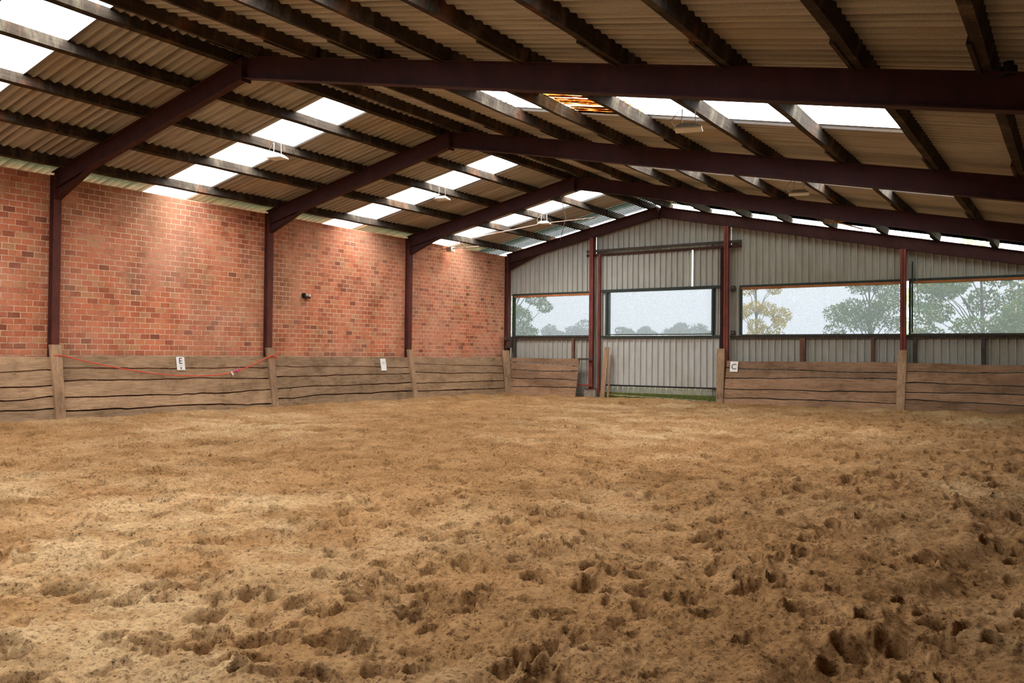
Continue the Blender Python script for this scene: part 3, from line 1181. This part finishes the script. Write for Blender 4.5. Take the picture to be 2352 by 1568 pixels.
# ------------------------------------------------------------------ kickboard fences
def fence(name, P0, P1, foot, top_off, ztop, fl, fr_, mat, label, seed, bow=.0, zb=0.0):
    """inclined panel of rough boards. P0/P1: wall points (x,y); foot/top_off: offset towards the room at
    ground and at ztop; fl/fr_: board boundaries from the top at both ends, as fractions of the height"""
    P0, P1 = Vector((P0[0], P0[1], 0)), Vector((P1[0], P1[1], 0))
    d = (P1 - P0).normalized()
    nrm = Vector((d.y, -d.x, 0))
    if nrm.dot(Vector((-8, 10, 0)) - P0) < 0: nrm = -nrm
    L = (P1 - P0).length
    t = empty(name, tuple((P0 + P1) / 2), label, 'fence', 'leaning kickboard fences round the sand')
    rs = np.random.default_rng(seed)
    N = 110
    s = np.linspace(0, 1, N + 1)
    def wavy(amp):
        x = s * L
        vn = VN(int(rs.integers(1, 9999)))
        o = rs.random() * 50
        y0 = np.zeros_like(x)
        wv = amp * (vn(x * .45 + o, y0 + 2.2) * 1.0 + vn(x * 1.4 + o, y0 + 7.1) * .45 + vn(x * 5 + o, y0 + 4.4) * .30 + vn(x * 15 + o, y0 + 9.4) * .12)
        return wv
    slab = rs.random(len(fl))
    bounds = []
    for k in range(len(fl)):
        f = fl[k] + (fr_[k] - fl[k]) * s
        amp = .06 if 0 < k < len(fl) - 1 else (.035 if k == 0 else 0)
        bounds.append(ztop * (1 - f) + wavy(amp) + (-.25 if k == len(fl) - 1 else 0))
    up = Vector((0, 0, 1))
    th = .035
    for k in range(len(fl) - 1):
        gap_t = 0 if k == 0 else .011 + np.abs(wavy(.016))
        gap_b = .011 + np.abs(wavy(.016))
        zt = bounds[k] - gap_t
        zbm = bounds[k + 1] + gap_b
        jut = float(rs.uniform(0, .012))
        mb_ = MB()
        vs = []
        for i in range(N + 1):
            for z in (zt[i], zbm[i]):
                off = foot + (top_off - foot) * z / ztop
                base = P0 + d * (L * s[i]) + up * z
                vs.append(base + nrm * (off + jut))
                vs.append(base + nrm * (off + jut - th))
        fs = []
        for i in range(N):
            a, b_ = i * 4, i * 4 + 4
            fs += [(a, a + 2, b_ + 2, b_), (a + 1, b_ + 1, b_ + 3, a + 3), (a, b_, b_ + 1, a + 1), (a + 2, a + 3, b_ + 3, b_ + 2)]
        fs += [(0, 1, 3, 2), (N * 4, N * 4 + 2, N * 4 + 3, N * 4 + 1)]
        mb_.add(vs, fs)
        mb_.build('plank', mat, t)
    return t


def fence_post(P, nrm, width, foot, top_off, ztop, label, mat, z0=-.15, zref=1.37, lean=0.0):
    nrm = Vector(nrm)
    d = Vector((-nrm.y, nrm.x, 0))
    mb_ = MB()
    vs = []
    for z in (z0, .7, ztop):
        off = foot + (top_off - foot) * z / zref + .05
        for sgn, o2 in ((-1, 0), (1, 0), (1, -.11), (-1, -.11)):
            wj = width * (1 + .06 * math.sin(z * 5))
            vs.append(Vector((P[0], P[1], z)) + d * (sgn * wj / 2 + lean * z) + nrm * (off + o2))
    fs = [(0, 3, 2, 1), (8, 9, 10, 11)]
    for r in (0, 4):
        for k in range(4):
            fs.append((r + k, r + (k + 1) % 4, r + 4 + (k + 1) % 4, r + 4 + k))
    mb_.add(vs, fs)
    o = mb_.build('fence_post', mat, bevel=.006)
    prop(o, label, 'fence post', 'timber posts of the kickboard fence')
    return o


ZF = 1.36
FO, TO = .42, .17
LF = [([0, .23, .47, .64, .85, 1], [0, .22, .45, .62, .80, 1], 'fence of rough boards at the far left, under the first brick bay'),
      ([0, .18, .39, .64, .84, 1], [0, .21, .41, .62, .88, 1], 'board fence bay carrying the letter E sign and the orange rope'),
      ([0, .17, .39, .62, .79, 1], [0, .23, .40, .58, .80, 1], 'board fence bay carrying the small letter H sign'),
      ([0, .15, .35, .6, .8, 1], [0, .22, .42, .61, .82, 1], 'last board fence bay of the brick wall, next to the corner')]
for i, (fl, f2, lab) in enumerate(LF):
    y0, y1 = FR[1 + i], FR[2 + i]
    if i == 3: y1 -= .35
    fence('kickboard_fence', (XL, y0), (XL, y1), FO, TO, ZF, fl, f2, M['wood_y'], lab, 100 + i)
fence('kickboard_fence', (XL, YF), (XL, FR[1]), FO, TO, ZF, LF[0][0], LF[0][1], M['wood_y'], 'board fence along the brick wall behind the camera', 99)
for i, lab in [(1, 'leaning fence post against the brick wall beside the camera'), (2, 'leaning grey timber fence post at the left end of the orange rope'),
               (3, 'leaning timber fence post at the right end of the orange rope'),
               (4, 'slim leaning timber post right of the letter H sign')]:
    fence_post((XL, FR[i]), (1, 0, 0), [.2, .2, .21, .2, .18][i], FO, TO + .03, 1.60, lab, M['wood_z'])
fence_post((XL + .12, YD - .28), Vector((1, -.6, 0)).normalized(), .26, FO + .02, TO + .03, 1.62, 'wide timber corner post where the two fences meet', M['wood_z'])

GW = YD - .05
fence('kickboard_fence', (XL + .36, GW), (-14.52, GW), .42, .12, 1.35, [0, .13, .31, .53, .79, 1], [0, .2, .34, .56, .76, 1], M['wood_x'],
      'short free-ended board fence under the small left window', 201)
fence('kickboard_fence', (-9.22, GW), (-4.25, GW), .42, .12, 1.34, [0, .16, .42, .64, .86, 1], [0, .2, .33, .6, .84, 1], M['wood_x'],
      'board fence with the letter C sign, right of the door', 202)
fence('kickboard_fence', (-4.05, GW), (XE, GW), .42, .12, 1.33, [0, .155, .4, .59, .77, 1], [0, .17, .41, .62, .82, 1], M['wood_x'],
      'board fence at the far right under the rightmost window', 203)
fence_post((-9.33, GW), (0, -1, 0), .24, .42, .12, 1.72, 'leaning timber fence post left of the letter C sign', M['wood_z'], lean=-.06)
fence_post((-4.15, GW), (0, -1, 0), .23, .42, .12, 1.70, 'upright timber fence post in front of the right steel post', M['wood_z'], lean=0)
# ties between the free fence end and the steel post
for z, lab in [(1.33, 'short dark iron tie from the fence end to the steel post, upper'), (.42, 'short pinkish tie bar from the fence end to the steel post, lower')]:
    mb = MB()
    mb.box((-14.55, YD - .24, z - .03), (-13.98, YD - .14, z + .04))
    prop(mb.build('tie_bar', M['steel_dark' if z > 1 else 'steel_red'], bevel=.004), lab, 'tie bar')

# ------------------------------------------------------------------ letter boards
def text_mesh(txt, size, mat, parent, origin, ex, ez, nrm, name='letter', world=(0, 0, 0)):
    cu = bpy.data.curves.new('text', 'FONT')
    cu.body = txt
    cu.size = size
    cu.extrude = .0015
    cu.align_x = 'CENTER'
    cu.align_y = 'CENTER'
    tmp = bpy.data.objects.new('tmp', cu)
    COL.objects.link(tmp)
    dg = bpy.context.evaluated_depsgraph_get()
    me = bpy.data.meshes.new_from_object(tmp.evaluated_get(dg))
    bpy.data.objects.remove(tmp)
    me.name = name
    me.materials.clear()
    me.materials.append(mat)
    o = bpy.data.objects.new(name, me)
    COL.objects.link(o)
    mm = Matrix((ex, ez, nrm)).transposed().to_4x4()
    o.parent = parent
    pl = Vector(world)
    mm.translation = Vector(origin) - pl
    o.matrix_local = mm
    return o


def sign(P, ex, nrm_flat, w, h, foot, toff, zc, rot, label, texts, line=None):
    """board lying on the inclined fence; ex: reading direction, nrm_flat: towards the room"""
    nf = Vector(nrm_flat)
    up = Vector((0, 0, 1)) * ZF + nf * (toff - foot)
    up.normalize()
    ex = Vector(ex)
    nn = ex.cross(up).normalized()
    if nn.dot(nf) < 0: nn = -nn
    off = foot + (toff - foot) * zc / ZF + .022
    c = Vector((P[0], P[1], zc)) + nf * off
    ca, sa = math.cos(rot), math.sin(rot)
    ex2 = ex * ca + up * sa
    up2 = -ex * sa + up * ca
    t = empty('letter_board', tuple(c), label, 'sign', 'white letter boards on the fences')
    mb_ = MB()
    mb_.beam(c - up2 * h / 2, c + up2 * h / 2, w, .008, nn)
    bd = mb_.build('board', M['white'], t)
    for txt, sz, dx, dz, mt in texts:
        text_mesh(txt, sz, M[mt], bd, c + ex2 * dx + up2 * dz + nn * .0055, ex2, up2, nn, world=c)
    if line is not None:
        mb_ = MB()
        q = c + up2 * line + nn * .005
        mb_.beam(q - ex2 * w * .25, q + ex2 * w * .25, .005, .003, nn)
        mb_.build('underline', M['ink_faded'], t)
    return t


sign((XL, 12.03), (0, 1, 0), (1, 0, 0), .215, .315, FO, TO, 1.195, 0.0,
     'white board lettered E over a small x, on the rope bay fence',
     [('E', .20, .0, .055, 'ink'), ('x', .13, .0, -.10, 'ink')], -.045)
sign((XL, 18.98), (0, 1, 0), (1, 0, 0), .235, .37, FO, TO, 1.13, 0.0,
     'white board lettered with a faded small H',
     [('H', .13, .0, .045, 'ink_faded')])
sign((-8.96, GW), (1, 0, 0), (0, -1, 0), .245, .33, .44, .14, 1.16, 0.0,
     'white board lettered C near the left end of the right fence', [('C', .25, 0, -.01, 'ink')])

# ------------------------------------------------------------------ rope along the E bay
def catmull(P, n=12):
    P = [Vector(p) for p in P]
    P = [P[0] * 2 - P[1]] + P + [P[-1] * 2 - P[-2]]
    out = []
    for i in range(1, len(P) - 2):
        for k in range(n):
            u = k / n
            out.append(.5 * ((2 * P[i]) + (P[i + 1] - P[i - 1]) * u + (2 * P[i - 1] - 5 * P[i] + 4 * P[i + 1] - P[i + 2]) * u * u
                             + (3 * P[i] - P[i - 1] - 3 * P[i + 1] + P[i + 2]) * u ** 3))
    out.append(P[-2])
    return out


def onf(y, z, lift=.05):
    return (XL + FO + (TO - FO) * z / ZF + lift, y, z)


t = empty('rope', (XL + .2, 11.9, 1.0), 'orange-red rope sagging in front of the fence below the letter E', 'rope')
pts = [onf(FR[2] - .10, 1.37, .07), onf(FR[2] + .1, 1.37, .09), onf(9.8, 1.24), onf(10.6, 1.08), onf(11.4, .96), onf(12.2, .905), onf(12.9, .91), onf(13.4, .955), onf(13.9, 1.09), onf(14.3, 1.23), onf(FR[3] - .1, 1.345, .08), onf(FR[3] + .12, 1.36, .09)]
mb = MB(); mb.tube(catmull(pts, 8), .011, 6); mb.build('cord', M['rope'], t, smooth=True)
mb = MB(); mb.tube(catmull([onf(FR[3] - .12, 1.34, .10), onf(FR[3], 1.40, .11), onf(FR[3] + .13, 1.33, .10), onf(FR[3] + .14, 1.28, .09)], 6), .012, 6); mb.build('knot', M['rope'], t, smooth=True)
mb = MB(); mb.tube([onf(13.50, .98, .06), onf(13.56, 1.0, .065), onf(13.66, 1.04, .06)], [.016, .03, .016], 8); mb.build('twine_knot', M['knot'], t, smooth=True)
mb = MB(); mb.beam(onf(13.40, .99, .065), onf(13.45, .90, .065), .035, .006, (1, 0, 0)); mb.build('white_tag', M['tape_white'], t)

# bracket on the brick wall
t = empty('wall_bracket', (XL, 16.0, 3.05), 'small black iron bracket with a pale insulator on the brick wall', 'bracket')
mb = MB()
mb.box((XL, 15.93, 3.00), (XL + .10, 15.97, 3.12))
mb.box((XL, 15.95, 2.98), (XL + .12, 16.14, 3.02))
mb.build('iron', M['black'], t)
mb = MB()
mb.tube([(XL + .02, 16.07, 3.06), (XL + .14, 16.10, 3.06)], .028, 10)
mb.build('insulator', M['tape_white'], t)

# ------------------------------------------------------------------ hanging floodlights
def floodlight(x, y, zt, drop, yaw, label):
    t = empty('hanging_floodlight', (x, y, zt), label, 'lamp', 'floodlights hung below the purlins')
    ca, sa = math.cos(yaw), math.sin(yaw)
    def P(a, b, z): return (x + a * ca - b * sa, y + a * sa + b * ca, zt + z)
    for a in (-.09, .09):
        mb_ = MB()
        mb_.tube([P(a, 0, 0), P(a * 1.1, 0, -drop)], .009, 6)
        mb_.build('hanger', M['lamp_grey'], t)
    mb_ = MB()
    w, d, hh = .19, .13, .07
    z = -drop
    a = [P(-w * .55, -d * .55, z), P(w * .55, -d * .55, z), P(w * .55, d * .55, z), P(-w * .55, d * .55, z),
         P(-w, -d, z - hh), P(w, -d, z - hh), P(w, d, z - hh), P(-w, d, z - hh)]
    mb_.add(a, [(0, 1, 2, 3), (0, 4, 5, 1), (1, 5, 6, 2), (2, 6, 7, 3), (3, 7, 4, 0)])
    hs = mb_.build('housing', M['lamp_grey'], t)
    mb_ = MB()
    mb_.add([P(-w, -d, z - hh), P(w, -d, z - hh), P(w, d, z - hh), P(-w, d, z - hh), P(-w, -d, z - hh - .02), P(w, -d, z - hh - .02), P(w, d, z - hh - .02), P(-w, d, z - hh - .02)],
            [(0, 4, 5, 1), (1, 5, 6, 2), (2, 6, 7, 3), (3, 7, 4, 0), (4, 7, 6, 5)])
    mb_.build('glass_rim', M['lamp_white'], hs)
    mb_ = MB()
    mb_.tube(catmull([P(-w, 0, z - .03), P(-w * 1.3, 0, z + .05), P(-w * 1.1, 0, z * .5), P(-w * .6, 0, 0)], 5), .006, 5)
    mb_.build('cable', M['wire'], t)
    return t


def purl_bottom(x):
    return zr(x, ZT)


floodlight(-4.62, 11.25, purl_bottom(-4.62), .22, .3, 'white floodlight under the right slope by the rust-edged clear strip')
floodlight(-4.62, 16.9, purl_bottom(-4.62), .22, .3, 'white floodlight under the right slope between second and third frames')
floodlight(-14.12, 11.9, purl_bottom(-14.12), .26, .2, 'dark floodlight seen against the nearer left clear strip')
floodlight(-14.12, 17.45, purl_bottom(-14.12), .26, .2, 'dark floodlight seen against the middle left clear strip')
floodlight(-14.12, 22.6, purl_bottom(-14.12), .22, .2, 'pale floodlight in the last bay, fixed to the pinkish conduit')

mb = MB(); mb.tube([(-17.0, 22.6, 5.38), (-14.1, 22.55, 5.64), (-12.2, 22.5, 5.66)], .014, 6)
prop(mb.build('conduit', M['wire_pink']), 'pinkish conduit crossing the last bay under the left slope', 'conduit')
t = empty('wall_lamp_arm', (XL + .3, 22.3, 4.9), 'pale arm with a small box at the top of the far brick bay', 'fitting')
mb = MB(); mb.tube([(XL + .02, 21.9, 4.97), (XL + 1.2, 22.5, 5.06)], .02, 6); mb.build('arm', M['wire_pink'], t)
mb = MB(); mb.box((XL + .2, 22.0, 4.90), (XL + .42, 22.2, 5.05)); mb.build('box', M['tape_white'], t)
mb = MB(); mb.tube([(-12.2, 20.4, 6.0), (-13.5, 22.9, 5.8), (-15.4, YD - .1, 5.55)], .012, 6)
prop(mb.build('bracing_rod', M['wire']), 'thin steel rod slanting down from the third frame to the gable', 'rod', 'bracing rods')
mb = MB(); mb.tube([(-16.1, 20.4, 5.17), (XL + .75, 22.4, 5.02)], .012, 6)
prop(mb.build('bracing_rod', M['wire']), 'short thin rod slanting down towards the corner at the far brick bay', 'rod', 'bracing rods')
for P, Q, lab in [((-5.5, 20.5, 4.93), (-4.75, 23.4, 4.86), 'raw pine lath hanging loose under the far right roof, longer one'),
                  ((-5.3, 21.5, 4.80), (-4.5, 22.2, 4.92), 'short raw pine lath crossing the longer loose one')]:
    mb = MB(); mb.beam(P, Q, .04, .02)
    prop(mb.build('loose_lath', M['batten_orange']), lab, 'lath', 'loose laths under the roof')
# cable hanging beside the right post and a thin dark pipe
mb = MB(); mb.tube([(-3.93, YD + .05, 2.2), (-3.93, YD + .05, 4.2)], .022, 6)
prop(mb.build('down_pipe', M['frame_green']), 'thin dark pipe just right of the right steel post', 'pipe')
mb = MB(); mb.tube(catmull([(-3.8, YD - .06, 4.3), (-3.79, YD - .06, 3.3), (-3.72, YD - .06, 2.62)], 6), .006, 5)
prop(mb.build('dangling_twine', M['wire']), 'thin cord hanging in front of the rightmost window', 'cord')

t = empty('rafter_fitting', (-.56, YA, zr(-.56, ZT)), 'small black stepped fitting on top of the nearest rafter at the right edge', 'fitting')
mb = MB(); mb.tube([(-.56, YA, zr(-.56, ZT) - .03), (-.56, YA, zr(-.56, ZT) + .06)], .075, 10); mb.build('base', M['black'], t)
mb = MB(); mb.tube([(-.56, YA, zr(-.56, ZT) + .05), (-.56, YA, zr(-.56, ZT) + .11)], .045, 10); mb.build('cap', M['black'], t)

# ------------------------------------------------------------------ outside: meadow and trees
mb = MB()
mb.add([(-400, YD + .9, -.25), (200, YD + .9, -.25), (200, 500, -.25), (-400, 500, -.25)], [(0, 1, 2, 3)])
prop(mb.build('meadow', M['ground']), 'flat green meadow outside the gable', 'ground', kind='stuff')


def tree(x, y, h, crown_r, trunk_r, n_leaf, leaf, mats, label, seed, crown_lo=.3, blobs=26, spread=1.0, name='tree', flat=1.0, group='trees outside the gable windows'):
    rs = np.random.default_rng(seed)
    t = empty(name, (x, y, -.25), label, 'tree', group)
    mb_ = MB()
    top = Vector((x, y, h * .8))
    mb_.tube([(x, y, -.25), (x + .03 * h * .3, y, h * .3), (x, y + .1, h * .55), top], [trunk_r, trunk_r * .8, trunk_r * .5, trunk_r * .2], 8)
    cen, rad = [], []
    for i in range(blobs):
        a = rs.uniform(0, 6.283)
        q = rs.uniform(0, 1)
        zc = h * (crown_lo + (1 - crown_lo) * (.08 + .84 * q))
        prof = math.sin(math.pi * min(1, .18 + .82 * q) ** .8) ** .6 * flat + (1 - flat)
        rr_ = crown_r * prof * math.sqrt(rs.uniform(.1, 1)) * .85
        c = Vector((x + rr_ * math.cos(a), y + rr_ * math.sin(a), zc))
        cen.append(c)
        rad.append(crown_r * rs.uniform(.18, .36) * spread)
        s0 = Vector((x, y, max(h * .22, zc - rr_ * .9 - .1 * h)))
        mb_.tube([s0, (s0 + c) / 2 + Vector((0, 0, .04 * h)), c], [trunk_r * .22, trunk_r * .14, trunk_r * .06], 5)
    mb_.build('trunk', M['bark'], t)
    cen = np.array(cen)
    rad = np.array(rad)
    w = rad ** 2
    idx = rs.choice(len(rad), n_leaf, p=w / w.sum())
    dirs = rs.normal(size=(n_leaf, 3))
    dirs /= np.linalg.norm(dirs, axis=1)[:, None]
    P = cen[idx] + dirs * (rad[idx] * rs.uniform(.35, 1, n_leaf) ** .5)[:, None] * np.array([1, 1, .75])
    a = rs.normal(size=(n_leaf, 3)); a /= np.linalg.norm(a, axis=1)[:, None]
    b = np.cross(a, rs.normal(size=(n_leaf, 3))); b /= np.linalg.norm(b, axis=1)[:, None]
    sz = leaf * rs.uniform(.6, 1.3, n_leaf)[:, None]
    V = np.stack([P - a * sz, P + b * sz * .45, P + a * sz, P - b * sz * .45], 1).reshape(-1, 3)
    F = np.arange(n_leaf * 4).reshape(-1, 4)
    np_mesh('foliage', V, F, M[mats], t, smooth=False)
    return t


tree(-14.25, 44, 7.2, 1.95, .12, 9500, .065, 'leaf_yellow', 'young yellow autumn tree behind the left end of the long window', 5, .12, 30, .9)
tree(-9.2, 47, 6.6, 3.1, .16, 13500, .075, 'leaf_green', 'round green tree behind the middle of the right windows', 6, .1, 34, .8)
tree(-3.3, 38.5, 6.4, 3.6, .13, 17000, .085, 'leaf_pale', 'large pale green tree with broad leaves behind the rightmost window', 8, .08, 36, .75)
tree(1.6, 41, 6.4, 3.0, .13, 9000, .085, 'leaf_green', 'green tree at the far right edge behind the rightmost window', 18, .1, 26, .75)
tree(-34.5, 51, 8.6, 4.2, .22, 20000, .095, 'leaf_green', 'big leafy tree behind the left edge of the small window', 9, .22, 34, .75)
FAR = [(-.652, .032, 5.5, 'small faint round tree beside the big leafy one'), (-.612, .037, 7.5, 'rounded hedgerow tree in the middle of the small window'),
       (-.567, .041, 10, 'broad hedgerow tree at the right edge of the small window'), (-.497, .032, 7, 'faint pale round tree far behind the door window, left'),
       (-.472, .034, 7, 'round grey-green tree behind the door window, second from left'), (-.421, .036, 9, 'tall rounded tree behind the right part of the door window'),
       (-.392, .033, 9, 'wide low tree line behind the right end of the door window')]
for i, (k, dz, r, lab) in enumerate(FAR):
    Yd = 170 + 8 * (i % 3)
    tree(k * Yd, Yd, 1.5 + dz * Yd + .4, r * .62, .3, 3200, .42, 'leaf_far', lab + ', hedgerow', 40 + i, .05, 22, 1.15, flat=.9, group='distant hedgerow trees')
# low continuous hedge on the horizon
rs = np.random.default_rng(77)
n = 9000
hx = rs.uniform(-150, 20, n)
hz = rs.uniform(-.2, 1, n) ** 1 * (2.4 + 1.2 * np.sin(hx * .23) + .8 * np.sin(hx * .61)) + .2
P = np.stack([hx, 200 + rs.uniform(-2, 2, n), hz], 1)
a = rs.normal(size=(n, 3)); b = rs.normal(size=(n, 3))
V = np.stack([P - a * .4, P + b * .3, P + a * .4, P - b * .3], 1).reshape(-1, 3)
prop(np_mesh('hedge', V, np.arange(n * 4).reshape(-1, 4), M['leaf_far'], smooth=False), 'low distant hedge along the horizon seen through the windows', 'hedge', kind='stuff')

# mist over the fields
t = NT('field_mist')
t.t.nodes.remove(t.b)
vs_ = t.n('ShaderNodeVolumeScatter')
vs_.inputs['Color'].default_value = (.93, .97, 1, 1)
vs_.inputs['Density'].default_value = .0045
vs_.inputs['Anisotropy'].default_value = .2
t.l(vs_.outputs[0], t.out.inputs['Volume'])
MIST = True
if MIST:
    mb = MB()
    mb.box((-260, YD + 3, -.2), (90, 240, 60))
    prop(mb.build('mist', t.mat), 'thin pale mist over the fields outside', 'mist', kind='stuff')
